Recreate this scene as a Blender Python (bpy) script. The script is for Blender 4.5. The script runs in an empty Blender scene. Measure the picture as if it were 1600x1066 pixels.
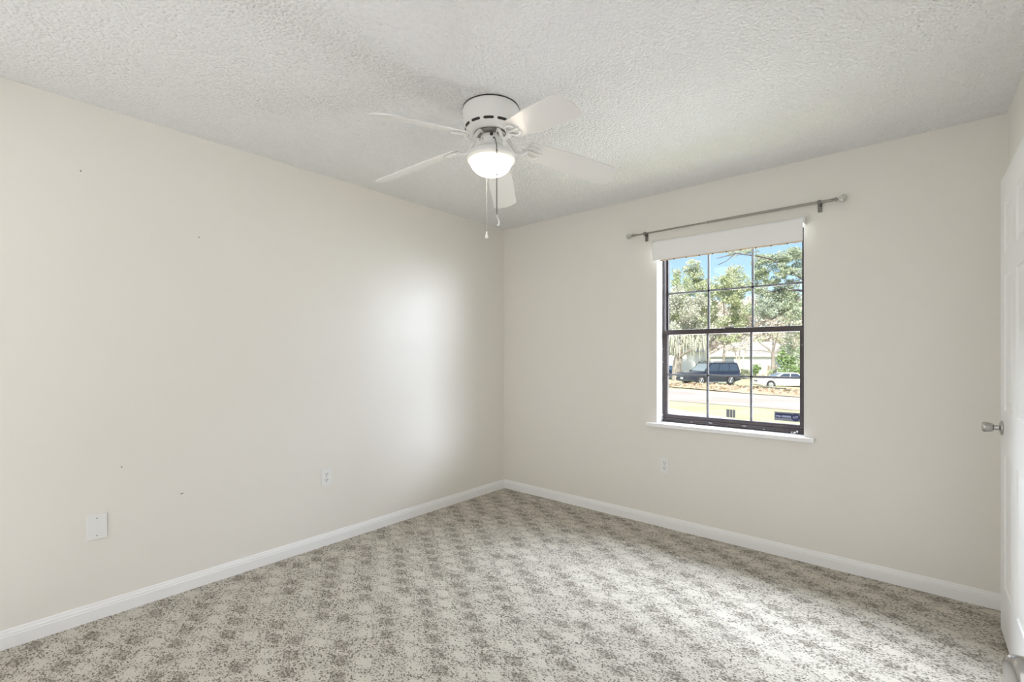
import bpy, math, random
from mathutils import Vector, Matrix
random.seed(7)
R = math.radians
scn = bpy.context.scene
col = scn.collection

# ------------------------------------------------------------------ camera
cam_d = bpy.data.cameras.new('camera')
cam_d.sensor_width = 36.0
cam_d.lens = 36.0 * 732.0 / 1600.0
cam_d.shift_y = 22.0 / 1600.0
cam_d.clip_start = 0.02
cam_d.clip_end = 400
cam = bpy.data.objects.new('camera', cam_d)
col.objects.link(cam)
CAM = Vector((2.952, -3.320, 1.256))
cam.location = CAM
cam.rotation_euler = (R(90), 0, R(40.68))
scn.camera = cam
FW = Vector((-math.sin(R(40.68)), math.cos(R(40.68)), 0))
RT = Vector((math.cos(R(40.68)), math.sin(R(40.68)), 0))

# ------------------------------------------------------------------ view, world, lights
vs = scn.view_settings
vs.view_transform = 'Standard'
vs.look = 'None'
vs.exposure = 0.20
vs.gamma = 1.0
vs.use_curve_mapping = False
scn.cycles.max_bounces = 14
scn.cycles.diffuse_bounces = 8
scn.cycles.transparent_max_bounces = 24
scn.cycles.sample_clamp_indirect = 6.0
scn.cycles.use_denoising = True

world = bpy.data.worlds.new('sky')
scn.world = world
world.use_nodes = True
wn = world.node_tree
wn.nodes.clear()
wo = wn.nodes.new('ShaderNodeOutputWorld')
wb = wn.nodes.new('ShaderNodeBackground')
sky = wn.nodes.new('ShaderNodeTexSky')
sky.sky_type = 'NISHITA'
sky.sun_disc = False
sky.sun_elevation = R(42)
sky.sun_rotation = R(200)
sky.air_density = 1.0
sky.dust_density = 0.6
sky.ozone_density = 2.0
wb.inputs['Strength'].default_value = 0.17
wn.links.new(sky.outputs[0], wb.inputs[0])
wn.links.new(wb.outputs[0], wo.inputs[0])

def aim(o, target):
    o.rotation_euler = (Vector(target) - o.location).to_track_quat('-Z', 'Y').to_euler()

def area(name, loc, target, sx, sy, power, color=(1, 1, 1)):
    d = bpy.data.lights.new(name, 'AREA')
    d.shape = 'RECTANGLE'
    d.size, d.size_y, d.energy, d.color = sx, sy, power, color
    o = bpy.data.objects.new(name, d)
    col.objects.link(o)
    o.location = loc
    aim(o, target)
    return o

sd = bpy.data.lights.new('sun', 'SUN')
sd.energy = 6.0
sd.angle = R(1.5)
sd.color = (1.0, 0.95, 0.86)
sun = bpy.data.objects.new('sun', sd)
col.objects.link(sun)
sun.location = (10, -20, 30)
aim(sun, (-4, 20, -1))                       # comes over the house from behind

# added lamps hidden outside the window, standing in for sky and ground-bounce daylight
area('sky_fill', (2.0, 2.5, 3.95), (1.9, -1.6, 0.2), 5.0, 2.2, 1190, (0.80, 0.88, 1.0))
area('side_sky_fill', (6.2, 3.0, 2.0), (0.2, -1.2, 1.3), 2.6, 2.2, 320, (0.76, 0.84, 1.0))
area('side_low_sky_fill', (7.0, 1.9, 2.1), (0.1, -0.55, 1.2), 2.6, 1.2, 790, (0.79, 0.86, 1.0))
area('far_side_sky_fill', (-0.3, 2.5, 4.1), (2.85, -0.8, 0.0), 1.6, 1.4, 590, (0.82, 0.88, 1.0))
area('ground_bounce_fill', (1.95, 2.6, -0.12), (1.85, 0.2, 3.6), 4.5, 3.6, 380, (1.0, 1.0, 1.0))
# added soft fill lamp along the back wall, unseen behind the camera
area('back_wall_fill', (1.65, -3.5, 1.2), (1.65, 0, 1.2), 3.2, 2.3, 18.5, (0.95, 0.965, 1.0))

# ------------------------------------------------------------------ materials
def mat(name, color, rough=0.6, metal=0.0, spec=0.5, emit=None, estr=0.0, coat=0.0):
    m = bpy.data.materials.new(name)
    m.use_nodes = True
    b = m.node_tree.nodes['Principled BSDF']
    b.inputs['Base Color'].default_value = (*color, 1)
    b.inputs['Roughness'].default_value = rough
    b.inputs['Metallic'].default_value = metal
    b.inputs['Specular IOR Level'].default_value = spec
    b.inputs['Coat Weight'].default_value = coat
    if emit:
        b.inputs['Emission Color'].default_value = (*emit, 1)
        b.inputs['Emission Strength'].default_value = estr
    return m

class NT:
    """small helper for writing node graphs"""
    def __init__(s, m):
        s.t = m.node_tree
        s.b = s.t.nodes['Principled BSDF']
    def n(s, kind, **kw):
        x = s.t.nodes.new(kind)
        for k, v in kw.items():
            setattr(x, k, v)
        return x
    def l(s, a, b):
        s.t.links.new(a, b)
    def math(s, op, a, b=None, c=None):
        x = s.n('ShaderNodeMath', operation=op)
        for i, v in enumerate((a, b, c)):
            if v is None:
                continue
            if isinstance(v, (int, float)):
                x.inputs[i].default_value = v
            else:
                s.l(v, x.inputs[i])
        return x.outputs[0]
    def mix(s, f, a, b):
        x = s.n('ShaderNodeMix', data_type='RGBA')
        for i, v in ((0, f), (6, a), (7, b)):
            if isinstance(v, (int, float)):
                x.inputs[i].default_value = v
            elif isinstance(v, tuple):
                x.inputs[i].default_value = (*v, 1)
            else:
                s.l(v, x.inputs[i])
        return x.outputs[2]
    def obj(s):
        return s.n('ShaderNodeTexCoord').outputs['Object']
    def noise(s, vec, scale, detail=2.0, rough=0.5):
        x = s.n('ShaderNodeTexNoise')
        x.inputs['Scale'].default_value = scale
        x.inputs['Detail'].default_value = detail
        x.inputs['Roughness'].default_value = rough
        if vec is not None:
            s.l(vec, x.inputs['Vector'])
        return x.outputs[0]
    def bump(s, h, strength, dist):
        x = s.n('ShaderNodeBump')
        x.inputs['Strength'].default_value = strength
        x.inputs['Distance'].default_value = dist
        s.l(h, x.inputs['Height'])
        s.l(x.outputs[0], s.b.inputs['Normal'])
    def ramp(s, f, p0, p1):
        x = s.n('ShaderNodeMapRange')
        x.inputs['From Min'].default_value = p0
        x.inputs['From Max'].default_value = p1
        s.l(f, x.inputs['Value'])
        return x.outputs[0]

def wall_paint(name, color, rough=0.42):
    m = mat(name, color, rough, spec=0.4)
    t = NT(m)
    v = t.obj()
    h = t.math('ADD', t.noise(v, 160, 3), t.math('MULTIPLY', t.noise(v, 9, 3), 2.0))
    t.bump(h, 0.10, 0.003)
    return m

M = {}
M['wall'] = wall_paint('cream_wall_paint', (0.81, 0.782, 0.730))
M['trim'] = wall_paint('white_trim_paint', (0.87, 0.87, 0.865), 0.4)
M['reveal'] = wall_paint('white_reveal_paint', (0.92, 0.92, 0.93), 0.5)

m = mat('popcorn_ceiling', (0.885, 0.885, 0.88), 0.9, spec=0.2)
t = NT(m)
v = t.obj()
vo = t.n('ShaderNodeTexVoronoi', feature='SMOOTH_F1')
vo.inputs['Scale'].default_value = 78
vo.inputs['Smoothness'].default_value = 0.6
t.l(v, vo.inputs['Vector'])
h = t.math('ADD', t.math('MULTIPLY', vo.outputs['Distance'], -1.0), t.math('MULTIPLY', t.noise(v, 130, 3), 0.9))
t.bump(h, 0.75, 0.015)
M['ceiling'] = m

def carpet():
    m = mat('patterned_loop_carpet', (0.5, 0.5, 0.45), 0.95, spec=0.1)
    t = NT(m)
    sep = t.n('ShaderNodeSeparateXYZ')
    v = t.obj()
    t.l(v, sep.inputs[0])
    X, Y = sep.outputs[0], sep.outputs[1]
    wob = t.noise(v, 55, 2)
    s_ = t.math('DIVIDE', t.math('SUBTRACT', X, 0.0684), 0.0906)
    d_ = t.math('DIVIDE', t.math('ADD', Y, 2.6683), 0.0578)
    a = t.math('MULTIPLY', t.math('SUBTRACT', s_, d_), 0.5)
    b = t.math('MULTIPLY', t.math('ADD', s_, d_), 0.5)
    ra, rb = t.math('ROUND', a), t.math('ROUND', b)
    fa = t.math('ABSOLUTE', t.math('SUBTRACT', a, ra))
    fb = t.math('ABSOLUTE', t.math('SUBTRACT', b, rb))
    far = t.math('MAXIMUM', fa, fb)
    far = t.math('ADD', far, t.math('MULTIPLY', t.math('SUBTRACT', wob, 0.5), 0.22))
    spot = t.n('ShaderNodeMapRange', interpolation_type='SMOOTHSTEP')
    spot.inputs['From Min'].default_value = 0.35
    spot.inputs['From Max'].default_value = 0.25
    t.l(far, spot.inputs['Value'])
    spot = spot.outputs[0]
    # which sites are dark, which are pale: runs that swap along the weave
    reg = t.math('FLOOR', t.math('DIVIDE', t.math('ADD', t.math('ADD', ra, t.math('MULTIPLY', rb, 0.8)), 0.3), 7.3))
    par = t.math('FLOORED_MODULO', t.math('ADD', reg, rb), 2.0)          # 0 = dark row, 1 = pale row
    cmb = t.n('ShaderNodeCombineXYZ')
    t.l(ra, cmb.inputs[0]); t.l(rb, cmb.inputs[1])
    wn_ = t.n('ShaderNodeTexWhiteNoise', noise_dimensions='2D')
    t.l(cmb.outputs[0], wn_.inputs['Vector'])
    keep = t.math('GREATER_THAN', wn_.outputs['Value'], 0.20)
    on = t.math('MULTIPLY', spot, keep)
    dark = t.math('MULTIPLY', on, t.math('SUBTRACT', 1.0, par))
    pale = t.math('MULTIPLY', on, par)
    # loops of yarn in slanting rows, each loop light or dark
    mp = t.n('ShaderNodeMapping')
    mp.inputs['Rotation'].default_value = (0, 0, R(38))
    mp.inputs['Scale'].default_value = (0.8, 1.3, 1.0)
    t.l(v, mp.inputs['Vector'])
    vo = t.n('ShaderNodeTexVoronoi')
    vo.inputs['Scale'].default_value = 185
    vo.inputs['Randomness'].default_value = 0.7
    t.l(mp.outputs[0], vo.inputs['Vector'])
    sc = t.n('ShaderNodeSeparateColor')
    t.l(vo.outputs['Color'], sc.inputs[0])
    r = sc.outputs[0]
    clump = t.math('MULTIPLY', t.math('SUBTRACT', t.noise(v, 24, 2), 0.5), 0.30)
    th = t.math('ADD', t.math('ADD', 0.29, clump), t.math('SUBTRACT', t.math('MULTIPLY', dark, 0.26), t.math('MULTIPLY', pale, 0.22)))
    isdark = t.math('GREATER_THAN', th, r)
    tone = t.mix(sc.outputs[1], (0.49, 0.455, 0.395), (0.66, 0.62, 0.55))
    tone = t.mix(t.math('MULTIPLY', pale, 0.55), tone, (0.66, 0.62, 0.545))
    tone = t.mix(t.math('MULTIPLY', dark, 0.5), tone, (0.36, 0.325, 0.28))
    dk = t.mix(sc.outputs[2], (0.15, 0.132, 0.108), (0.34, 0.305, 0.255))
    c = t.mix(isdark, tone, dk)
    t.l(c, t.b.inputs['Base Color'])
    h = t.math('MULTIPLY', vo.outputs['Distance'], -1.0)
    t.bump(h, 0.6, 0.006)
    return m
M['carpet'] = carpet()

M['fan'] = mat('white_fan_enamel', (0.82, 0.815, 0.80), 0.32)
M['blade'] = mat('white_fan_blade', (0.78, 0.765, 0.75), 0.30)
M['dark_gap'] = mat('dark_gap', (0.035, 0.034, 0.03), 0.8)
M['grey_steel'] = mat('grey_steel', (0.22, 0.21, 0.19), 0.4, 0.7)
M['bowl'] = mat('lit_frosted_glass', (0.95, 0.95, 0.93), 0.35, emit=(1.0, 0.87, 0.69), estr=8.0)
M['bowl_rim'] = mat('lit_glass_rim', (0.80, 0.79, 0.75), 0.3, emit=(1.0, 0.92, 0.80), estr=0.12)
M['chain'] = mat('chain_metal', (0.11, 0.105, 0.095), 0.45, 0.6)
M['pale_chain'] = mat('pale_chain_metal', (0.75, 0.73, 0.70), 0.4, 0.3)
M['plastic'] = mat('white_plastic', (0.82, 0.82, 0.805), 0.35)
M['slot'] = mat('slot_dark', (0.08, 0.08, 0.085), 0.6)
M['screw'] = mat('screw_metal', (0.35, 0.34, 0.31), 0.4, 0.8)
M['nickel'] = mat('brushed_nickel', (0.33, 0.315, 0.285), 0.36, 0.9)
M['crystal'] = mat('clear_faceted_glass', (0.62, 0.615, 0.59), 0.08, 0.6)
M['knob'] = mat('satin_chrome', (0.50, 0.49, 0.48), 0.22, 1.0)
M['blind'] = mat('white_blind_fabric', (0.88, 0.88, 0.875), 0.75, spec=0.2)
M['hem'] = mat('beige_blind_hem', (0.72, 0.60, 0.44), 0.8)
M['door'] = wall_paint('white_door_paint', (0.87, 0.865, 0.85), 0.38)
M['nail'] = mat('nail_hole_dark', (0.05, 0.045, 0.04), 0.8)

m = mat('dark_bronze_aluminium', (0.060, 0.048, 0.046), 0.42, 0.35)
t = NT(m)
f = t.ramp(t.noise(t.obj(), 26, 4, 0.7), 0.66, 0.70)
t.l(t.mix(f, (0.055, 0.043, 0.042), (0.30, 0.28, 0.28)), t.b.inputs['Base Color'])
M['bronze'] = m
M['muntin'] = mat('grey_muntin', (0.19, 0.185, 0.195), 0.55, 0.2)
M['flake'] = mat('white_paint_flake', (0.88, 0.88, 0.9), 0.6)

def thin_glass(name, tint=(0.97, 0.98, 0.98)):
    m = bpy.data.materials.new(name)
    m.use_nodes = True
    n = m.node_tree
    n.nodes.clear()
    o = n.nodes.new('ShaderNodeOutputMaterial')
    tr = n.nodes.new('ShaderNodeBsdfTransparent')
    tr.inputs[0].default_value = (*tint, 1)
    gl = n.nodes.new('ShaderNodeBsdfGlossy')
    gl.inputs['Roughness'].default_value = 0.02
    fr = n.nodes.new('ShaderNodeFresnel')
    fr.inputs[0].default_value = 1.3
    mx = n.nodes.new('ShaderNodeMixShader')
    gm = n.nodes.new('ShaderNodeNewGeometry')
    inv = n.nodes.new('ShaderNodeMath')
    inv.operation = 'SUBTRACT'
    inv.inputs[0].default_value = 1.0
    n.links.new(gm.outputs['Backfacing'], inv.inputs[1])
    mul = n.nodes.new('ShaderNodeMath')
    mul.operation = 'MULTIPLY'
    n.links.new(fr.outputs[0], mul.inputs[0])
    n.links.new(inv.outputs[0], mul.inputs[1])
    n.links.new(mul.outputs[0], mx.inputs[0])
    n.links.new(tr.outputs[0], mx.inputs[1])
    n.links.new(gl.outputs[0], mx.inputs[2])
    n.links.new(mx.outputs[0], o.inputs[0])
    return m
M['glass'] = thin_glass('window_glass')

# ------------------------------------------------------------------ mesh builder
class MB:
    def __init__(s):
        s.v, s.f, s.sm = [], [], []
    def add(s, vs, fs, smooth=False):
        o = len(s.v)
        s.v += [tuple(p) for p in vs]
        s.f += [tuple(i + o for i in f) for f in fs]
        s.sm += [smooth] * len(fs)
        return s
    def box(s, x0, x1, y0, y1, z0, z1):
        vs = [(x, y, z) for x in (x0, x1) for y in (y0, y1) for z in (z0, z1)]
        return s.add(vs, [(0, 1, 3, 2), (4, 6, 7, 5), (0, 4, 5, 1), (2, 3, 7, 6), (0, 2, 6, 4), (1, 5, 7, 3)])
    def tube(s, path, rad, seg=10, cap=True, smooth=True):
        path = [Vector(p) for p in path]
        n = len(path)
        if isinstance(rad, (int, float)):
            rad = [rad] * n
        vs, fs = [], []
        prev = None
        for i, p in enumerate(path):
            d = (path[min(i + 1, n - 1)] - path[max(i - 1, 0)]).normalized()
            if prev is None:
                u = d.orthogonal().normalized()
            else:
                u = (prev - d * prev.dot(d)).normalized()
            prev = u
            w = d.cross(u)
            for k in range(seg):
                a = 2 * math.pi * k / seg
                vs.append(p + (u * math.cos(a) + w * math.sin(a)) * rad[i])
        for i in range(n - 1):
            for k in range(seg):
                k2 = (k + 1) % seg
                fs.append((i * seg + k, i * seg + k2, (i + 1) * seg + k2, (i + 1) * seg + k))
        s.add(vs, fs, smooth)
        if cap:
            s.add([vs[k] for k in range(seg)], [tuple(reversed(range(seg)))])
            s.add([vs[(n - 1) * seg + k] for k in range(seg)], [tuple(range(seg))])
        return s
    def lathe(s, prof, seg=32, origin=(0, 0, 0), axis='Z', smooth=True):
        """prof = [(radius, height)...] revolved about axis"""
        vs, fs = [], []
        o = Vector(origin)
        for r, h in prof:
            for k in range(seg):
                a = 2 * math.pi * k / seg
                c, d = r * math.cos(a), r * math.sin(a)
                p = {'Z': (c, d, h), 'X': (h, c, d), 'Y': (d, h, c)}[axis]
                vs.append(o + Vector(p))
        for i in range(len(prof) - 1):
            for k in range(seg):
                k2 = (k + 1) % seg
                fs.append((i * seg + k, i * seg + k2, (i + 1) * seg + k2, (i + 1) * seg + k))
        return s.add(vs, fs, smooth)
    def prism(s, outline, z0, z1, xf=None):
        """outline in xy extruded z0..z1, then moved by xf"""
        n = len(outline)
        vs = [Vector((x, y, z0)) for x, y in outline] + [Vector((x, y, z1)) for x, y in outline]
        if xf:
            vs = [xf @ p for p in vs]
        fs = [tuple(reversed(range(n))), tuple(range(n, 2 * n))]
        fs += [(k, (k + 1) % n, n + (k + 1) % n, n + k) for k in range(n)]
        return s.add(vs, fs)
    def build(s, name, m, parent=None, bevel=0.0, angle=None):
        me = bpy.data.meshes.new(name)
        me.from_pydata(s.v, [], s.f)
        me.polygons.foreach_set('use_smooth', s.sm)
        me.materials.append(m)
        me.update()
        o = bpy.data.objects.new(name, me)
        col.objects.link(o)
        if parent:
            o.parent = parent
        if bevel:
            b = o.modifiers.new('bevel', 'BEVEL')
            b.width, b.segments, b.limit_method = bevel, 2, 'ANGLE'
        return o

def tag(o, label=None, cat=None, group=None, kind=None):
    if label: o['label'] = label
    if cat: o['category'] = cat
    if group: o['group'] = group
    if kind: o['kind'] = kind
    return o
def thing(name, label, cat, loc=(0, 0, 0), rz=0.0, group=None):
    o = bpy.data.objects.new(name, None)
    o.empty_display_size = 0.1
    col.objects.link(o)
    o.location = loc
    o.rotation_euler = (0, 0, rz)
    return tag(o, label, cat, group)
def struct(o, label, cat=None):
    return tag(o, label, cat, kind='structure')

# ------------------------------------------------------------------ room shell
RX, BY, H = 3.297, -3.56, 2.44            # right wall, back wall, ceiling
WX0, WX1, WZ0, WZ1 = 1.507, 2.444, 0.757, 2.06   # window opening
struct(MB().box(-0.14, RX + 0.14, BY - 0.14, 0.2, -0.12, 0).build('floor', M['carpet']), 'beige loop pile carpet with dark and pale checks', 'floor')
struct(MB().box(-0.14, RX + 0.14, BY - 0.14, 0.2, H, H + 0.12).build('ceiling', M['ceiling']), 'white popcorn textured ceiling', 'ceiling')
wl = struct(MB().box(-0.14, 0, BY - 0.14, 0.2, 0, H).build('wall_left', M['wall']), 'long plain cream wall with small nail holes', 'wall')
mb = MB()
mb.box(0, WX0, 0, 0.2, 0, H).box(WX1, RX, 0, 0.2, 0, H).box(WX0, WX1, 0, 0.2, 0, WZ0 - 0.03).box(WX0, WX1, 0, 0.2, WZ1, H)
struct(mb.build('wall_front', M['wall']), 'cream wall with the window in it', 'wall')
struct(MB().box(RX, RX + 0.14, BY - 0.14, 0.2, 0, H).build('wall_right', M['wall']), 'cream side wall behind the open white door', 'wall')
struct(MB().box(0, RX, BY - 0.14, BY, 0, H).build('wall_back', M['wall']), 'cream wall behind the camera', 'wall')
# nail holes in the long wall
for y, z in ((-2.974, 2.116), (-2.497, 1.897), (-2.825, 0.706), (-2.579, 0.519), (-2.572, 0.521)):
    MB().lathe([(0, 0.0008), (0.0028, 0.0006), (0.003, 0)], 8, (0, y, z), 'X').build('nail_hole', M['nail'], wl)

# baseboards: moulded profile
def baseboard(name, p0, p1, inward, label):
    prof = [(0, 0), (0.013, 0), (0.013, 0.052), (0.011, 0.056), (0.011, 0.062), (0.007, 0.070), (0.006, 0.076), (0.003, 0.080), (0, 0.080)]
    p0, p1, n = Vector(p0), Vector(p1), Vector(inward)
    k = len(prof)
    vs = [p + n * a + Vector((0, 0, h)) for p in (p0, p1) for a, h in prof]
    fs = [(i, (i + 1) % k, k + (i + 1) % k, k + i) for i in range(k)] + [tuple(range(k)), tuple(reversed(range(k, 2 * k)))]
    return struct(MB().add(vs, fs).build(name, M['trim']), label, 'baseboard')
baseboard('baseboard_left', (0, BY, 0), (0, 0, 0), (1, 0, 0), 'white moulded baseboard along the long cream wall')
baseboard('baseboard_front', (0.013, 0, 0), (RX, 0, 0), (0, -1, 0), 'white moulded baseboard under the window')
baseboard('baseboard_right', (RX, -3.2, 0), (RX, -0.013, 0), (-1, 0, 0), 'white baseboard behind the open door')

# window reveal lining and sill
mb = MB()
mb.box(WX0 - 0.001, WX0 + 0.003, 0.0, 0.098, WZ0, WZ1).box(WX1 - 0.003, WX1 + 0.001, 0.0, 0.098, WZ0, WZ1).box(WX0, WX1, 0.0, 0.098, WZ1 - 0.003, WZ1 + 0.001)
struct(mb.build('trim_2', M['reveal']), 'white painted reveal lining the window opening', 'window reveal')
mb = MB().box(1.439, 2.497, -0.034, 0.0, 0.729, 0.757).box(WX0, WX1, -0.001, 0.19, 0.727, 0.757)
struct(mb.build('trim_1', M['reveal'], bevel=0.004), 'white window sill board under the dark window', 'window sill')

# ------------------------------------------------------------------ window
FY = 0.098
fx0, fx1, fz0, fz1 = WX0 + 0.004, WX1 - 0.004, WZ0 + 0.001, WZ1 - 0.004
MZ = 1.425
mb = MB()
mb.box(fx0, fx0 + 0.018, FY, FY + 0.075, fz0, fz1).box(fx1 - 0.018, fx1, FY, FY + 0.075, fz0, fz1)
mb.box(fx0 + 0.018, fx1 - 0.018, FY, FY + 0.075, fz0, fz0 + 0.030).box(fx0 + 0.018, fx1 - 0.018, FY, FY + 0.075, fz1 - 0.03, fz1)
mb.box(fx0 + 0.018, fx1 - 0.018, FY - 0.004, FY, fz0 + 0.006, fz0 + 0.018)
win = struct(mb.build('window_1', M['bronze'], bevel=0.0015), 'dark bronze single hung window with grey glazing bars', 'window')
def sash(name, y0, y1, x0, x1, z0, z1, st, top, bot, bars_y):
    mb = MB()
    mb.box(x0, x0 + st, y0, y1, z0, z1).box(x1 - st, x1, y0, y1, z0, z1)
    mb.box(x0 + st, x1 - st, y0, y1, z1 - top, z1).box(x0 + st, x1 - st, y0, y1, z0, z0 + bot)
    s = mb.build(name, M['bronze'], win, bevel=0.0015)
    gx0, gx1, gz0, gz1 = x0 + st, x1 - st, z0 + bot, z1 - top
    ym = (y0 + y1) / 2
    MB().box(gx0, gx1, ym - 0.0015, ym + 0.0015, gz0, gz1).build('glass_pane', M['glass'], s)
    yb = ym + 0.007
    b = MB()
    zc = (gz0 + gz1) / 2
    for k in (1, 2):
        x = gx0 + (gx1 - gx0) * k / 3
        b.box(x - 0.0072, x + 0.0072, yb - 0.004, yb + 0.004, gz0, gz1)
    b.box(gx0, gx1, yb - 0.004, yb + 0.004, zc - 0.0070, zc + 0.0070)
    b.build('glazing_bars', M['muntin'], s)
    return s, (gx0, gx1, gz0, gz1, ym)
lo, lg = sash('lower_sash', FY + 0.004, FY + 0.030, fx0 + 0.013, fx1 - 0.013, fz0 + 0.0305, MZ + 0.018, 0.024, 0.036, 0.026, 0)
upz, ug = sash('upper_sash', FY + 0.034, FY + 0.060, fx0 + 0.018, fx1 - 0.018, MZ - 0.018, fz1 - 0.03, 0.012, 0.03, 0.034, 0)
# sash latch on the meeting rail
mb = MB().box(1.955, 2.015, FY - 0.001, FY + 0.022, MZ + 0.018, MZ + 0.023)
mb.tube([(1.985, FY + 0.008, MZ + 0.023), (1.99, FY + 0.006, MZ + 0.032), (2.012, FY + 0.002, MZ + 0.036)], 0.0035, 8)
mb.build('latch', M['muntin'], lo)
# flaked white paint blobs along the frame
mb = MB()
random.seed(3)
for x, w in ((2.375, 0.016), (2.39, 0.01), (2.36, 0.008), (1.86, 0.03), (1.73, 0.02), (2.08, 0.03), (2.2, 0.012)):
    z = fz0 + random.uniform(0.003, 0.02)
    hh = 0.008 if x > 2.3 else 0.0018
    k = 9
    pts = [(x + w / 2 * math.cos(2 * math.pi * i / k) * random.uniform(.7, 1.1), z + hh * math.sin(2 * math.pi * i / k) * random.uniform(.6, 1.2)) for i in range(k)]
    mb.prism(pts, 0, 0.0012, Matrix(((1, 0, 0, 0), (0, 0, -1, FY - 0.0039), (0, 1, 0, 0), (0, 0, 0, 1))))
for z, hh in ((0.80, 0.012), (0.775, 0.01), (1.30, 0.006), (1.20, 0.01)):
    mb.box(fx0 - 0.001, fx0 + 0.004, FY - 0.0015, FY, z, z + hh)
mb.build('paint_flakes', M['flake'], win)

# stickers on the lower pane (room side of the glass)
gy = lg[4] - 0.0017
XZ = lambda y: Matrix(((1, 0, 0, 0), (0, 0, -1, y), (0, 1, 0, 0), (0, 0, 0, 1)))
navy = mat('navy_sticker', (0.012, 0.018, 0.07), 0.35)
greyb = mat('grey_sticker_band', (0.17, 0.18, 0.20), 0.4)
palei = mat('pale_sticker_print', (0.40, 0.42, 0.55), 0.5)
sx0, sx1, sz0, sz1 = 2.258, 2.402, 0.832, 0.888
st = MB().box(sx0, sx1, gy - 0.0006, gy, sz0, sz1).build('security_sticker', greyb, win)
MB().box(sx0 + 0.006, sx0 + 0.100, gy - 0.0012, gy - 0.0006, sz0 + 0.018, sz1 - 0.008).build('sticker_band', navy, st)
c_ = (sx1 - 0.024, (sz0 + sz1) / 2 - 0.001)
MB().prism([(c_[0] + 0.0235 * math.cos(i * math.pi / 16), c_[1] + 0.0245 * math.sin(i * math.pi / 16)) for i in range(32)], 0, 0.0012, XZ(gy - 0.0004)).build('sticker_disc', navy, st)
mb = MB()
yy = gy - 0.0017
for x, w, z in ((0.010, 0.006, 0.024), (0.018, 0.005, 0.025), (0.025, 0.007, 0.023), (0.034, 0.004, 0.024)):
    mb.box(sx0 + x, sx0 + x + w, yy, yy + 0.0004, sz0 + z, sz0 + z + 0.009)
for k in range(7):
    x = sx0 + 0.044 + k * 0.0075
    mb.box(x, x + 0.0052, yy, yy + 0.0004, sz0 + 0.023, sz0 + 0.034 + 0.002 * (k % 2))
for dx, w, z0_, z1_ in ((-0.014, 0.004, -0.006, 0.005), (-0.008, 0.008, -0.007, -0.003), (-0.004, 0.003, -0.007, 0.008), (0.002, 0.012, 0.004, 0.008), (0.006, 0.004, -0.006, 0.006)):
    mb.box(c_[0] + dx, c_[0] + dx + w, yy, yy + 0.0004, c_[1] + z0_, c_[1] + z1_)
mb.build('sticker_print', palei, st)
darkf = mat('smoky_sticker', (0.14, 0.14, 0.135), 0.5)
px0, pz0 = 1.962, 0.826
st2 = MB()
for a, b in ((0.0, 0.021), (0.0235, 0.039), (0.041, 0.057)):
    st2.box(px0 + a, px0 + b, gy - 0.0006, gy, pz0, pz0 + 0.054)
tag(st2.build('window_label', darkf, win), 'small smoky grey factory label low on the lower pane')

# ------------------------------------------------------------------ roller blind
rb = thing('roller_blind', 'short white roller blind pulled part way down over the window top', 'blind', (1.972, 0, 2.074))
bx0, bx1 = 1.495 - 1.972, 2.449 - 1.972
mb = MB()
pts = []
for k in range(13):
    a = R(-40 + k * 15)
    pts.append((-0.034 - 0.026 * math.sin(a) , 0.026 * math.cos(a) - 0.008))
mb.tube([(bx0 + 0.002, -0.03, -0.006), (bx1 - 0.004, -0.03, -0.006)], 0.0215, 20)
mb.build('roller_tube', M['blind'], rb)
fb = MB().box(bx0, bx1 - 0.006, -0.0525, -0.0515, -0.128, -0.006).build('blind_fabric', M['blind'], rb)
mb = MB().box(bx0, bx1 - 0.006, -0.0545, -0.0500, -0.129, -0.108)
mb.build('hem_bar', M['blind'], rb, bevel=0.001)
random.seed(11)
n = 60
top = [(bx0 + 0.055 + (bx1 - bx0 - 0.063) * k / n, 0.0) for k in range(n + 1)]
bot = [(x, -0.008 - random.uniform(0, 0.004)) for x, _ in top]
mb = MB().prism(top[::-1] + bot, 0, 0.002, Matrix(((1, 0, 0, 0), (0, 0, -1, -0.0502), (0, 1, 0, -0.129), (0, 0, 0, 1))))
mb.build('frayed_edge', M['hem'], rb)
for k in range(10):
    x = bx0 + 0.075 + 0.088 * k
    MB().box(x - 0.004, x + 0.004, -0.0535, -0.0500, -0.1395, -0.1335).build('hem_staple', M['dark_gap'], rb)
for x0, x1 in ((bx0 - 0.003, bx0), (bx1 - 0.002, bx1 + 0.004)):
    MB().box(x0, x1, -0.054, -0.0005, -0.030, 0.022).build('bracket', M['plastic'], rb, bevel=0.001)

# ------------------------------------------------------------------ curtain rod
RY, RZ = -0.034, 2.160
cr = thing('curtain_rod', 'brushed nickel curtain rod with faceted finials above the window', 'curtain rod', (1.98, 0, RZ))
lx0, lx1 = 1.357 - 1.98, 2.586 - 1.98
split = 1.885 - 1.98
mb = MB().tube([(lx0, RY, 0), (split, RY, 0)], 0.0058, 14).tube([(split - 0.004, RY, 0), (split + 0.004, RY, 0)], 0.0082, 14)
mb.tube([(split, RY, 0), (lx1, RY, 0)], 0.0078, 14)
mb.build('rod', M['nickel'], cr)
for sgn, x in ((-1, lx0), (1, lx1)):
    prof = [(0.0, 0), (0.010, 0.0), (0.010, 0.004), (0.006, 0.006), (0.006, 0.014), (0.012, 0.016), (0.012, 0.021), (0.006, 0.024), (0.006, 0.032), (0.0095, 0.034)]
    fn = MB().lathe([(r, sgn * h) for r, h in prof], 16, (x, RY, 0), 'X').build('finial', M['nickel'], cr)
    gem = [(0.006, 0.031), (0.011, 0.034), (0.0235, 0.055), (0.0185, 0.070), (0.0, 0.073)]
    MB().lathe([(r, sgn * h) for r, h in gem], 7, (x, RY, 0), 'X', smooth=False).build('faceted_knob', M['crystal'], fn)
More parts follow.
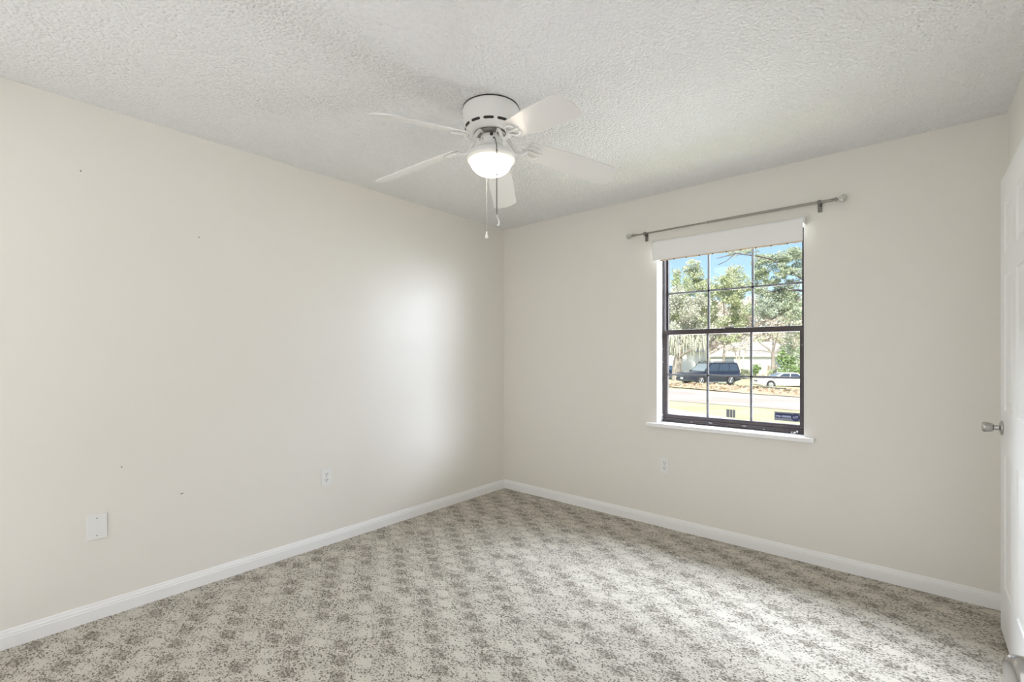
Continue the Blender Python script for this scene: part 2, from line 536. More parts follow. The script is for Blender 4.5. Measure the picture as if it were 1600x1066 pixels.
for x in (1.431 - 1.98, 2.524 - 1.98):
    mb = MB()
    mb.box(x - 0.0115, x + 0.0115, -0.005, -0.0003, -0.052, 0.010)
    mb.tube([(x, -0.004, -0.016), (x, -0.020, -0.016), (x, RY, -0.013), (x, RY, -0.008)], 0.006, 10)
    mb.lathe([(0.0092, -0.010), (0.0118, -0.008), (0.0118, 0.008), (0.0092, 0.010)], 16, (x, RY, 0), 'X')
    mb.build('bracket', M['grey_steel'], cr, bevel=0.0015)

# ------------------------------------------------------------------ ceiling fan
FC = (1.405, -1.675, H)
fan = thing('ceiling_fan', 'white five blade ceiling fan with a lit frosted bowl light', 'ceiling fan', FC)
prof = [(0.0, -0.001), (0.128, -0.001), (0.134, -0.006), (0.136, -0.014), (0.1355, -0.030), (0.133, -0.060), (0.130, -0.078), (0.127, -0.090), (0.119, -0.104), (0.108, -0.115), (0.094, -0.121), (0.080, -0.1225), (0.078, -0.116), (0.0, -0.110)]
hs = MB().lathe(prof, 64).build('motor_housing', M['fan'], fan)
MB().lathe([(0.128, -0.0006), (0.1345, -0.0006), (0.1352, -0.0048), (0.130, -0.0048)], 64).build('dark_seam', M['dark_gap'], hs)
random.seed(5)
for k in range(12):
    a0 = 2 * math.pi * k / 12 + R(8)
    vs, fs, nn = [], [], 9
    # follow the bevel of the housing, 1.2 mm proud
    for i in range(nn):
        a = a0 + R(22) * (i / (nn - 1) - 0.5)
        w = 0.0058 if 0 < i < nn - 1 else 0.0034
        for q in (-1, 1):
            r = 0.1225 - q * w * 0.5 + 0.0011
            z = -0.0985 - q * w * 0.87 * 1.0 - 0.0007
            vs.append((r * math.cos(a), r * math.sin(a), z))
    for i in range(nn - 1):
        fs.append((2 * i, 2 * i + 1, 2 * i + 3, 2 * i + 2))
    MB().add(vs, fs).build('vent_slot', M['dark_gap'], hs)
# spinning hub under the motor
MB().lathe([(0.0, -0.112), (0.070, -0.112), (0.072, -0.118), (0.072, -0.128), (0.060, -0.132), (0.0, -0.132)], 40).build('rotor_hub', M['grey_steel'], fan)
# switch housing + light fitter
sw = MB().lathe([(0.0, -0.130), (0.044, -0.130), (0.0505, -0.134), (0.0515, -0.150), (0.056, -0.185), (0.060, -0.192)], 40).build('switch_housing', M['fan'], fan)
tc = Vector((CAM.x - FC[0], CAM.y - FC[1], 0)).normalized()
side = Vector((-tc.y, tc.x, 0))
def on_neck(off, z, r):
    d = (tc * math.cos(off) + side * math.sin(off))
    return d * r + Vector((0, 0, z)), d
for off, z, r_, w_, nm in ((R(2), -0.142, 0.0512, 0.0085, 'wire_hole'), (R(14), -0.160, 0.0530, 0.0038, 'chain_hole'), (R(-50), -0.158, 0.0527, 0.0028, 'screw'), (R(68), -0.150, 0.0516, 0.0028, 'screw')):
    p, d = on_neck(off, z, r_)
    MB().tube([p - d * 0.004, p + d * 0.0012], w_, 12).build(nm, M['dark_gap'], sw)
MB().lathe([(0.058, -0.190), (0.072, -0.196), (0.096, -0.206), (0.112, -0.220), (0.1165, -0.234), (0.1165, -0.240), (0.112, -0.240), (0.09, -0.225), (0.0, -0.215)], 48).build('light_fitter', M['fan'], fan)
bz = -0.240
prof = [(0.1155, bz), (0.1165, bz - 0.004), (0.1145, bz - 0.011), (0.105, bz - 0.0135), (0.100, bz - 0.0135)]
br = MB().lathe(prof, 56).build('glass_rim', M['bowl_rim'], fan)
prof = [(0.1000, bz - 0.012)]
for k in range(15):
    a = R(90 * k / 14)
    prof.append((0.1000 * math.cos(a) + 0.0005, bz - 0.0135 - 0.069 * math.sin(a)))
gb = MB().lathe(prof, 56).build('glass_bowl', M['bowl'], fan)
# blades and their curled irons
def blade_outline():
    pts = []
    def w(x):
        return 0.052 + (0.069 - 0.052) * min(1, max(0, (x - 0.19) / 0.2))
    x0, x1 = 0.195, 0.652
    lower = [(x0 + (x1 - 0.045 - x0) * k / 8, -w(x0 + (x1 - 0.045 - x0) * k / 8)) for k in range(9)]
    # rounded tip, bulging a little
    tip = []
    for k in range(1, 8):
        a = R(-90 + 60 * k / 7)
        tip.append((x1 - 0.034 + 0.030 * math.cos(a) - 0.004, -0.039 + 0.030 * math.sin(a)))
    for k in range(1, 6):
        q = -0.028 + 0.056 * k / 6
        tip.append((x1 - 0.004 + 0.006 * (1 - (q / 0.028) ** 2), q * 1.4))
    for k in range(0, 7):
        a = R(30 + 60 * k / 7)
        tip.append((x1 - 0.034 + 0.030 * math.cos(a) - 0.004, 0.039 + 0.030 * math.sin(a)))
    upper = [(x, -y) for x, y in reversed(lower)]
    root = [(x0 - 0.012, 0.036), (x0 - 0.016, 0.0), (x0 - 0.012, -0.036)]
    return lower + tip + upper + root
OUT = blade_outline()
def smooth_path(pts, n=4):
    pts = [Vector(p) for p in pts]
    out = []
    for i in range(len(pts) - 1):
        p0, p1, p2, p3 = pts[max(i - 1, 0)], pts[i], pts[i + 1], pts[min(i + 2, len(pts) - 1)]
        for k in range(n):
            t_ = k / n
            out.append(0.5 * (2 * p1 + (p2 - p0) * t_ + (2 * p0 - 5 * p1 + 4 * p2 - p3) * t_ ** 2 + (3 * p1 - p0 - 3 * p2 + p3) * t_ ** 3))
    return out + [pts[-1]]
for ang, pitch in ((55, 18), (-19.3, 17), (-90.5, 18), (-159.5, 19), (125, 15)):
    # blades droop outward and are pitched
    xf = Matrix.Rotation(R(ang), 4, 'Z') @ Matrix.Translation((0, 0, -0.139)) @ Matrix.Rotation(R(11.5), 4, 'Y') @ Matrix.Rotation(R(-pitch), 4, 'X')
    bl = MB().prism(OUT, -0.003, 0.003, xf).build('fan_blade', M['blade'], fan, bevel=0.0012)
    rz = Matrix.Rotation(R(ang), 4, 'Z')
    mb = MB()
    path = smooth_path([(0.045, 0, -0.124), (0.072, 0, -0.128), (0.094, 0, -0.150), (0.112, 0, -0.180), (0.135, 0, -0.197), (0.158, 0, -0.195), (0.180, 0, -0.186)])
    mb.tube([rz @ Vector(p) for p in path], 0.0085, 10)
    # scrolled fork under the blade
    for s_ in (-1, 1):
        fork = [(0.165, 0.0, -0.008), (0.185, 0.018 * s_, -0.009), (0.205, 0.032 * s_, -0.009), (0.235, 0.030 * s_, -0.008), (0.250, 0.014 * s_, -0.007)]
        mb.tube([xf @ p for p in smooth_path(fork)], 0.0055, 8)
    fork = [(0.165, 0.0, -0.008), (0.200, 0.0, -0.009), (0.240, 0.0, -0.008), (0.262, 0.0, -0.006)]
    mb.tube([xf @ p for p in smooth_path(fork)], 0.005, 8)
    ib = mb.build('blade_iron', M['fan'], bl)
# pull chains
p0, d0 = on_neck(R(14), -0.160, 0.0545)
h0 = tc * 0.121 + side * 0.026
ch = MB()
ch.tube([p0, p0 + d0 * 0.012 + Vector((0, 0, -0.003)), p0.lerp(Vector((h0.x, h0.y, -0.21)), 0.55), Vector((h0.x, h0.y, -0.232)), Vector((h0.x, h0.y, -0.545))], 0.0021, 8)
for z in (-0.36, -0.25):
    ch.lathe([(0, 0.006), (0.0035, 0.003), (0.0035, -0.003), (0, -0.006)], 10, (h0.x, h0.y, z))
c1 = ch.build('pull_chain', M['chain'], fan)
hk = Vector((h0.x, h0.y, -0.545))
MB().tube([hk, hk + side * 0.003 + Vector((0, 0, -0.012)), hk + side * 0.010 + Vector((0, 0, -0.026)), hk + side * 0.011 + Vector((0, 0, -0.040)), hk + side * 0.003 + Vector((0, 0, -0.050))], [0.003, 0.0035, 0.004, 0.005, 0.0045], 8).build('hook', M['plastic'], c1)
h1 = -tc * 0.098 - side * 0.022
ch = MB().tube([Vector((h1.x, h1.y, -0.225)), Vector((h1.x, h1.y, -0.565))], 0.0008, 6)
ch.lathe([(0, 0.004), (0.0028, 0.0), (0, -0.004)], 8, (h1.x, h1.y, -0.42))
c2 = ch.build('pull_chain', M['pale_chain'], fan)
MB().lathe([(0.0, -0.563), (0.003, -0.565), (0.0045, -0.575), (0.008, -0.590), (0.0095, -0.596), (0.0, -0.598)], 16, (h1.x, h1.y, 0)).build('bell_knob', M['plastic'], c2)

# ------------------------------------------------------------------ outlets and blank plate
def wall_xf(pos, normal):
    n = Vector(normal)
    u = Vector((0, 0, 1)).cross(n)         # viewer's right
    return Matrix(((u.x, 0, n.x, pos[0]), (u.y, 0, n.y, pos[1]), (u.z, 1, n.z, pos[2]), (0, 0, 0, 1)))
def rrect(w, h, r, n=4):
    pts = []
    for cx, cy, a0 in ((w - r, h - r, 0), (-w + r, h - r, 90), (-w + r, -h + r, 180), (w - r, -h + r, 270)):
        for k in range(n + 1):
            a = R(a0 + 90 * k / n)
            pts.append((cx + r * math.cos(a), cy + r * math.sin(a)))
    return pts
def outlet(pos, normal, label):
    t_ = thing('wall_outlet', label, 'outlet', pos, group=None)
    xf = wall_xf((0, 0, 0), normal)
    pl = MB().prism(rrect(0.035, 0.0575, 0.004), 0.0004, 0.0065, xf).build('cover_plate', M['plastic'], t_, bevel=0.0015)
    for s_ in (-1, 1):
        f = MB().prism([(x, y + s_ * 0.0195) for x, y in rrect(0.0165, 0.0145, 0.008)], 0.0055, 0.0080, xf).build('receptacle', M['plastic'], t_)
        sl = MB()
        for dx in (-0.0065, 0.0065):
            sl.prism([(x + dx, y + s_ * 0.0195 + 0.004) for x, y in rrect(0.0017, 0.0048, 0.0008)], 0.0078, 0.0084, xf)
        sl.prism([(x, y + s_ * 0.0195 - 0.0075) for x, y in rrect(0.0026, 0.0030, 0.0022)], 0.0078, 0.0084, xf)
        sl.build('slots', M['slot'], f)
    MB().prism(rrect(0.003, 0.003, 0.0029), 0.0060, 0.0072, xf).build('screw', M['screw'], t_)
    return t_
outlet((0, -1.7715, 0.448), (1, 0, 0), 'white duplex power outlet on the long cream wall')
outlet((1.569, 0, 0.451), (0, -1, 0), 'white duplex power outlet on the wall below the window')
bp = thing('blank_wall_plate', 'square blank white cover plate low on the long cream wall', 'wall plate', (0, -2.918, 0.440))
xf = wall_xf((0, 0, 0), (1, 0, 0))
MB().prism(rrect(0.038, 0.0595, 0.004), 0.0004, 0.0075, xf).build('cover_plate', M['plastic'], bp, bevel=0.002)
for s_ in (-1, 1):
    MB().prism([(x, y + s_ * 0.041) for x, y in rrect(0.0028, 0.0028, 0.0027)], 0.007, 0.0082, xf).build('screw', M['screw'], bp)

# ------------------------------------------------------------------ doors
def door(name, loc, rz, label, width=0.76):
    """leaf in local coords: hinge at y=-width, free edge at y=0, room face at x=0 looking to -x, thickness to +x"""
    z0, z1, th = 0.014, 2.045, 0.034
    ys = [0, -0.110, -0.330, -0.430, -0.650, -width]
    zs = [z0, 0.235, 0.815, 1.010, 1.600, 1.700, 1.915, z1]
    mb = MB()
    for i in range(5):
        for j in range(7):
            ya, yb, za, zb = ys[i], ys[i + 1], zs[j], zs[j + 1]
            if i in (1, 3) and j in (1, 3, 5):
                rings = []
                for ins, dep in ((0, 0), (0.006, 0.005), (0.016, 0.0065), (0.024, 0.0060), (0.046, 0.0012)):
                    rings.append([(dep, ya - ins, za + ins), (dep, yb + ins, za + ins), (dep, yb + ins, zb - ins), (dep, ya - ins, zb - ins)])
                vs = [p for r_ in rings for p in r_]
                fs = []
                for k in range(len(rings) - 1):
                    for q in range(4):
                        q2 = (q + 1) % 4
                        fs.append((k * 4 + q, k * 4 + q2, (k + 1) * 4 + q2, (k + 1) * 4 + q))
                k = (len(rings) - 1) * 4
                fs.append((k, k + 1, k + 2, k + 3))
                mb.add(vs, fs)
            else:
                mb.add([(0, ya, za), (0, yb, za), (0, yb, zb), (0, ya, zb)], [(0, 1, 2, 3)])
    w = -width
    mb.add([(0, 0, z0), (th, 0, z0), (th, w, z0), (0, w, z0), (0, 0, z1), (th, 0, z1), (th, w, z1), (0, w, z1)],
           [(0, 1, 5, 4), (3, 7, 6, 2), (1, 2, 6, 5), (4, 5, 6, 7), (0, 3, 2, 1)])
    d = mb.build(name, M['door'])
    d.location = loc
    d.rotation_euler = (0, 0, rz)
    struct(d, label, 'door')
    # knob on the room face
    ky, kz = -0.062, 0.930
    mb = MB().lathe([(0.0, 0.0), (0.0315, -0.0005), (0.0325, -0.003), (0.030, -0.0075), (0.020, -0.010), (0.013, -0.011), (0.0115, -0.014), (0.011, -0.030)], 32, (0, ky, kz), 'X')
    k = mb.build('door_knob', M['knob'], d)
    MB().lathe([(0.0, -0.028), (0.0135, -0.028), (0.0175, -0.031), (0.0205, -0.040), (0.0225, -0.052), (0.0225, -0.060), (0.0205, -0.0645), (0.015, -0.066), (0.0, -0.0655)], 32, (0, ky, kz), 'X').build('knob_grip', M['knob'], k)
    for hz in (0.25, 1.03, 1.80):
        MB().tube([(-0.004, w - 0.004, hz - 0.045), (-0.004, w - 0.004, hz + 0.045)], 0.006, 10).build('hinge', M['knob'], d)
    return d
door('door_1', (3.250, -0.243, 0), 0, 'white six panel door standing open flat against the side wall')
door('door_2', (3.074, -2.558, 0), R(14), 'white six panel door beside the camera with only its knob in view')

# ================================================================== outside the window
def ground_z(x, y):
    yy = min(max(y, 0.0), 46.0)
    return -0.2 - 0.029 * yy - 0.03 * max(-6.0, min(x + 10.0, 14.0)) * yy / 40.0
def W(px, py, d):
    """point at distance d along the line of sight through a spot on the photograph"""
    return CAM + (FW + RT * ((px - 800.0) / 732.0) + Vector((0, 0, 1)) * ((555.0 - py) / 732.0)) * d
def on_ground(px, d):
    p = W(px, 555, d)
    return Vector((p.x, p.y, ground_z(p.x, p.y)))

def two_tone(name, a, b, scale, rough=0.9, lo=0.4, hi=0.6, detail=4):
    m = mat(name, a, rough, spec=0.2)
    t = NT(m)
    f = t.ramp(t.noise(t.obj(), scale, detail, 0.6), lo, hi)
    t.l(t.mix(f, a, b), t.b.inputs['Base Color'])
    return m
M['lawn'] = two_tone('dry_lawn', (0.66, 0.64, 0.36), (0.78, 0.71, 0.48), 0.9)
M['road'] = two_tone('pale_asphalt', (0.68, 0.585, 0.495), (0.72, 0.67, 0.61), 0.35)
M['walk'] = two_tone('concrete', (0.78, 0.79, 0.78), (0.84, 0.84, 0.82), 0.8)
M['litter'] = two_tone('dead_leaves', (0.66, 0.52, 0.36), (0.76, 0.68, 0.46), 2.0)
M['litter2'] = two_tone('brown_leaf', (0.48, 0.34, 0.22), (0.72, 0.58, 0.43), 14.0)

def strip(name, m, x0, x1, ya, yb, lift, nx=24, ny=10, wob=0.0, seed=1):
    rnd = random.Random(seed)
    vs, fs = [], []
    for j in range(ny + 1):
        for i in range(nx + 1):
            x = x0 + (x1 - x0) * i / nx
            a = ya(x) if callable(ya) else ya
            b = yb(x) if callable(yb) else yb
            y = a + (b - a) * j / ny
            z = ground_z(x, y) + (lift if 0 < j < ny else lift * 0.4)
            vs.append((x, y, z + (rnd.uniform(-wob, wob) if 0 < j < ny else 0)))
    for j in range(ny):
        for i in range(nx):
            k = j * (nx + 1) + i
            fs.append((k, k + 1, k + nx + 2, k + nx + 1))
    return MB().add(vs, fs, True).build(name, m)
struct(strip('lawn', M['lawn'], -110, 60, 0.25, 130, 0.0, 68, 52), 'sunlit dry lawn beyond the window', 'lawn')
struct(strip('street', M['road'], -80, 40, 16.7, 28.0, 0.03, 60, 8), 'pale street crossing beyond the front lawn', 'street')
struct(strip('driveway', M['walk'], -9, 3.5, 2.0, lambda x: 10.4 - 0.65 * x if x < 0.2 else 10.27 - 0.55 * (x - 0.2), 0.05, 20, 6), 'pale concrete path below the window', 'path')
litter = tag(strip('leaf_litter', M['litter'], -13, 12, lambda x: 27.2 + max(0.0, -x - 4) * 0.35, lambda x: 36.5 - max(0.0, -x - 8) * 1.2, 0.14, 50, 12, 0.07, 4), 'bank of brown fallen leaves along the far side of the street', 'fallen leaves', kind='stuff')
def scatter(name, m, n, area_fn, size, lift, seed):
    rnd = random.Random(seed)
    mb = MB()
    for _ in range(n):
        x, y = area_fn(rnd)
        p = Vector((x, y, ground_z(x, y) + lift))
        u = Vector((rnd.uniform(-1, 1), rnd.uniform(-1, 1), rnd.uniform(-.5, .5))).normalized() * size * rnd.uniform(.6, 1.3)
        v_ = u.cross(Vector((rnd.uniform(-.6, .6), rnd.uniform(-.6, .6), 1))).normalized() * u.length * 0.6
        mb.add([p - u, p - v_, p + u, p + v_], [(0, 1, 2, 3)])
    return mb.build(name, m)
scatter('loose_leaves', M['litter2'], 1500, lambda r: (r.uniform(-11, 6), r.uniform(27.8, 36)), 0.13, 0.20, 9).parent = litter

# ---------------------------------------------------------------- vehicles
def paint(name, c, rough=0.25, metal=0.3):
    return mat(name, c, rough, metal, coat=0.5)
M['car_glass'] = mat('tinted_car_glass', (0.05, 0.07, 0.10), 0.06, 0.0, 0.8)
M['windscreen'] = mat('bright_windscreen', (0.35, 0.42, 0.47), 0.08, 0.3, 0.8)
M['tyre'] = mat('tyre_rubber', (0.03, 0.03, 0.032), 0.8)
M['rim'] = mat('alloy_rim', (0.55, 0.56, 0.58), 0.3, 0.8)
M['lamp'] = mat('clear_headlamp', (0.70, 0.72, 0.74), 0.15, 0.2)
M['chrome'] = mat('chrome_trim', (0.7, 0.7, 0.72), 0.15, 1.0)
M['plate'] = mat('number_plate', (0.7, 0.72, 0.74), 0.5)

def vehicle(name, label, cat, loc, heading, m, L, wid, belt, hood, top, cab, wheel_r, wb, boxy):
    """local: +x forward, z up. cab = (rear base, rear roof, front roof, front base) along x"""
    t_ = thing(name, label, cat, loc, heading)
    hw = wid / 2
    zb = wheel_r * 0.62
    st = []
    def topz(x):
        if x > cab[3]:
            k = (x - cab[3]) / (L / 2 - cab[3])
            return hood - (hood - belt) * 0 - (0.10 + 0.10 * (not boxy)) * k ** 2
        if x < cab[0]:
            k = (cab[0] - x) / (cab[0] + L / 2 + 1e-6)
            return belt - 0.06 * k
        return belt + (hood - belt) * max(0, min(1, (x - cab[0]) / (cab[3] - cab[0])))
    xs = [-L / 2 + L * k / 22 for k in range(23)]
    vs, fs = [], []
    for x in xs:
        e = abs(x) / (L / 2)
        w = hw * (1 - 0.10 * e ** 6 - 0.05 * e ** 2)
        zt = topz(x)
        bot = zb + (0.08 if e > 0.9 else 0)
        pts = [(w * 0.80, bot), (w * 0.97, bot + 0.06), (w, bot + 0.28), (w * 0.985, zt - 0.14), (w * 0.93, zt - 0.03), (w * 0.80, zt)]
        ring = [(x, y, z) for y, z in pts] + [(x, -y, z) for y, z in reversed(pts)]
        vs += ring
    k = 12
    for i in range(22):
        for j in range(k):
            j2 = (j + 1) % k
            fs.append((i * k + j, (i + 1) * k + j, (i + 1) * k + j2, i * k + j2))
    fs += [tuple(range(k)), tuple(reversed(range(22 * k, 23 * k)))]
    body = MB().add(vs, fs, True)
    # cabin
    def cabring(z, k):
        f = k
        xr = cab[0] + (cab[1] - cab[0]) * f
        xf = cab[3] + (cab[2] - cab[3]) * f
        w = hw * (0.93 - 0.16 * f)
        return xr, xf, w, z
    base, roof = cabring(belt - 0.04, 0), cabring(top - 0.05, 1)
    cap = (roof[0] + 0.12, roof[1] - 0.12, roof[2] - 0.10, top)
    vs, fs = [], []
    for xr, xf, w, z in (base, roof, cap):
        vs += [(xr, -w, z), (xf, -w, z), (xf, w, z), (xr, w, z)]
    for r_ in range(2):
        for j in range(4):
            j2 = (j + 1) % 4
            fs.append((r_ * 4 + j, r_ * 4 + j2, (r_ + 1) * 4 + j2, (r_ + 1) * 4 + j))
    fs.append((8, 9, 10, 11))
    body.add(vs, fs)
    body.build('body', m, t_, bevel=0.02)
    # side glass panels, lying just outside the cabin sides
    def side_pt(s, u, f):
        xr = base[0] + (roof[0] - base[0]) * f
        xf = base[1] + (roof[1] - base[1]) * f
        w = base[2] + (roof[2] - base[2]) * f
        z = base[3] + (roof[3] - base[3]) * f
        return Vector((xr + (xf - xr) * u, s * (w + 0.012), z))
    cuts = ((0.05, 0.30), (0.33, 0.62), (0.65, 0.93)) if boxy else ((0.10, 0.48), (0.51, 0.90))
    for s in (-1, 1):
        for a, b in cuts:
            q = [side_pt(s, a, 0.16), side_pt(s, b, 0.16), side_pt(s, b, 0.92), side_pt(s, a, 0.92)]
            q2 = [p - Vector((0, s * 0.03, 0)) for p in q]
            MB().add(q + q2, [(0, 1, 2, 3), (7, 6, 5, 4), (0, 4, 5, 1), (1, 5, 6, 2), (2, 6, 7, 3), (3, 7, 4, 0)]).build('side_window', M['car_glass'], t_)
        MB().box(base[1] - 0.25, base[1] - 0.08, s * (hw + 0.02) - 0.09, s * (hw + 0.02) + 0.09, belt - 0.02, belt + 0.14).build('wing_mirror', m, t_, bevel=0.03)
    for nm, xb, xt, g in (('windscreen', base[1], roof[1], M['windscreen']), ('rear_window', base[0], roof[0], M['car_glass'])):
        sg = 1 if nm == 'windscreen' else -1
        q = []
        for f, wk in ((0.14, 0.90), (0.93, 0.88)):
            x = xb + (xt - xb) * f + sg * 0.012
            w = (base[2] + (roof[2] - base[2]) * f) * wk
            z = base[3] + (roof[3] - base[3]) * f + 0.006
            q += [Vector((x, -w, z)), Vector((x, w, z))]
        q = [q[0], q[1], q[3], q[2]]
        q2 = [p - Vector((sg * 0.03, 0, 0.01)) for p in q]
        MB().add(q + q2, [(0, 1, 2, 3), (7, 6, 5, 4), (0, 4, 5, 1), (1, 5, 6, 2), (2, 6, 7, 3), (3, 7, 4, 0)]).build(nm, g, t_)
    for sx in (-1, 1):
        for s in (-1, 1):
            c = (sx * wb / 2 + 0.02, s * (hw - 0.11), wheel_r)
            wh = MB().lathe([(wheel_r * 0.6, -0.115), (wheel_r * 0.95, -0.115), (wheel_r, -0.08), (wheel_r, 0.08), (wheel_r * 0.95, 0.115), (wheel_r * 0.6, 0.115)], 28, c, 'Y').build('wheel', M['tyre'], t_)
            rm = MB()
            rm.lathe([(0, s * 0.09), (wheel_r * 0.16, s * 0.10), (wheel_r * 0.16, s * 0.115)], 12, c, 'Y')
            rm.lathe([(wheel_r * 0.52, s * 0.105), (wheel_r * 0.60, s * 0.118), (wheel_r * 0.64, s * 0.116)], 28, c, 'Y')
            for k5 in range(6):
                a = k5 * math.pi / 3
                rm.tube([(c[0] + 0.1 * wheel_r * math.cos(a), c[1] + s * 0.108, c[2] + 0.1 * wheel_r * math.sin(a)), (c[0] + 0.56 * wheel_r * math.cos(a), c[1] + s * 0.112, c[2] + 0.56 * wheel_r * math.sin(a))], 0.03, 6)
            rm.lathe([(0, s * 0.06), (wheel_r * 0.6, s * 0.06)], 24, c, 'Y')
            rm.build('rim', M['rim'], wh)
            # arch liner
            MB().lathe([(wheel_r * 1.02, s * 0.124), (wheel_r * 1.16, s * 0.124), (wheel_r * 1.18, s * 0.10)], 28, c, 'Y').build('wheel_arch', M['tyre'], t_)
    fx = L / 2
    for s in (-1, 1):
        MB().box(fx - 0.16, fx + 0.01, s * hw * 0.68 - 0.19, s * hw * 0.68 + 0.19, hood - 0.34, hood - 0.18).build('headlamp', M['lamp'], t_, bevel=0.03)
    MB().box(fx - 0.04, fx + 0.02, -hw * 0.42, hw * 0.42, hood - 0.42, hood - 0.18).build('grille', M['car_glass'], t_, bevel=0.02)
    MB().box(fx - 0.10, fx + 0.06, -hw * 0.86, hw * 0.86, zb + 0.12, zb + 0.36).build('bumper', m, t_, bevel=0.05)
    MB().box(fx + 0.055, fx + 0.075, -0.16, 0.16, zb + 0.26, zb + 0.42).build('number_plate', M['plate'], t_)
    if boxy:
        for s in (-1, 1):
            MB().tube([(roof[0] + 0.15, s * (roof[2] - 0.08), top - 0.03), (roof[0] + 0.3, s * (roof[2] - 0.08), top + 0.05), (roof[1] - 0.5, s * (roof[2] - 0.08), top + 0.05), (roof[1] - 0.35, s * (roof[2] - 0.08), top - 0.03)], 0.018, 6).build('roof_rail', M['tyre'], t_)
        for s in (-1, 1):
            MB().box(-wb / 2 + 0.5, wb / 2 - 0.5, s * hw - 0.06, s * hw + 0.06, zb - 0.02, zb + 0.05).build('running_board', M['rim'], t_, bevel=0.015)
    return t_
M['navy_paint'] = paint('dark_blue_car_paint', (0.050, 0.062, 0.095), 0.16, 0.55)
M['white_paint'] = paint('white_car_paint', (0.78, 0.79, 0.80), 0.3, 0.0)
M['blue_paint'] = paint('slate_blue_car_paint', (0.05, 0.09, 0.14), 0.25, 0.4)
g = on_ground(1107, 41.0)
vehicle('suv', 'dark navy full size SUV parked facing the street', 'car', g, math.atan2(-0.836, -0.549), M['navy_paint'], 5.3, 2.02, 1.12, 1.14, 1.92, (-2.55, -2.35, 0.42, 1.22), 0.40, 3.0, True)
g = on_ground(1224, 43.5)
vehicle('sedan', 'white sedan parked at the right behind the bank of leaves', 'car', g + Vector((0, 0, -0.12)), math.atan2(-0.55, -0.83), M['white_paint'], 4.9, 1.84, 0.93, 0.90, 1.43, (-1.75, -0.95, 0.35, 1.35), 0.34, 2.85, False)
g = on_ground(1040, 52.0)
vehicle('sedan', 'slate blue car half hidden behind the tree trunk at the window edge', 'car', g, math.atan2(-0.3, 0.95), M['blue_paint'], 4.7, 1.82, 0.93, 0.90, 1.42, (-1.75, -0.95, 0.35, 1.35), 0.33, 2.75, False)

# ---------------------------------------------------------------- houses
M['house_white'] = two_tone('white_house_siding', (0.84, 0.84, 0.80), (0.78, 0.78, 0.75), 0.6)
M['house_grey'] = two_tone('pale_blue_house_siding', (0.56, 0.61, 0.61), (0.62, 0.65, 0.64), 0.6)
M['shingle'] = two_tone('weathered_shingle', (0.42, 0.40, 0.38), (0.50, 0.48, 0.46), 1.5)
M['house_pane'] = mat('house_window_glass', (0.16, 0.19, 0.22), 0.1)
M['fence_wood'] = two_tone('pale_fence_wood', (0.62, 0.50, 0.36), (0.72, 0.62, 0.48), 1.5)
def house(label, loc, rz, lx, ly, hw_, hr, wall_m, wins):
    t_ = thing('house', label, 'house', loc, rz)
    MB().box(-lx / 2, lx / 2, -ly / 2, ly / 2, -0.6, hw_).build('house_wall', wall_m, t_)
    e = 0.5
    mb = MB()
    vs = [(-lx / 2 - e, -ly / 2 - e, hw_ - 0.15), (lx / 2 + e, -ly / 2 - e, hw_ - 0.15), (lx / 2 + e, ly / 2 + e, hw_ - 0.15), (-lx / 2 - e, ly / 2 + e, hw_ - 0.15), (-lx / 2 + ly * 0.3, 0, hw_ + hr), (lx / 2 - ly * 0.3, 0, hw_ + hr)]
    mb.add(vs, [(0, 1, 5, 4), (2, 3, 4, 5), (1, 2, 5), (3, 0, 4), (3, 2, 1, 0)])
    mb.build('house_roof', M['shingle'], t_)
    for x, w, z0, z1 in wins:
        f = MB().box(x - w / 2 - 0.07, x + w / 2 + 0.07, -ly / 2 - 0.06, -ly / 2, z0 - 0.07, z1 + 0.07).build('house_window', M['house_white'], t_)
        MB().box(x - w / 2, x + w / 2, -ly / 2 - 0.08, -ly / 2 - 0.055, z0, z1).build('pane', M['house_pane'], f)
    return t_
g = on_ground(1056, 62)
house('white house behind the mossy oak at the window edge', g, R(14), 7, 8, 3.1, 1.9, M['house_white'], ())
g = on_ground(1178, 71)
house('pale house with a weathered grey roof behind the bare tree', g, R(10), 11, 9, 2.5, 2.1, M['house_grey'], ((-3.0, 1.4, 0.9, 2.1), (3.4, 1.2, 0.9, 2.1)))
g = on_ground(1203, 56)
fp = thing('fence_panel', 'pale wooden fence panel in front of the grey roofed house', 'fence', g, R(12))
mb = MB()
for k in range(9):
    mb.box(-0.72 + 0.155 * k, -0.58 + 0.155 * k, -0.012, 0.012, 0.05, 1.55)
mb.build('boards', M['fence_wood'], fp)
for x in (-0.75, 0.71):
    MB().box(x - 0.05, x + 0.05, -0.06, 0.03, -0.1, 1.65).build('fence_post', M['fence_wood'], fp)

# ---------------------------------------------------------------- trees and shrubs
def leaf_mat(name, a, b, c):
    m = mat(name, a, 0.65, spec=0.25)
    t = NT(m)
    gi = t.n('ShaderNodeNewGeometry')
    f = gi.outputs['Random Per Island']
    c1 = t.mix(f, a, b)
    f2 = t.ramp(t.noise(t.obj(), 0.55, 3, 0.6), 0.42, 0.62)
    t.l(t.mix(t.math('MULTIPLY', f2, 0.75), c1, c), t.b.inputs['Base Color'])
    return m
M['leaf_oak'] = leaf_mat('oak_leaf', (0.24, 0.31, 0.18), (0.56, 0.61, 0.42), (0.44, 0.50, 0.43))
M['leaf_yellow'] = leaf_mat('yellow_green_leaf', (0.33, 0.40, 0.19), (0.66, 0.69, 0.44), (0.54, 0.57, 0.45))
M['leaf_grey'] = leaf_mat('grey_moss', (0.42, 0.43, 0.35), (0.70, 0.70, 0.60), (0.55, 0.57, 0.46))
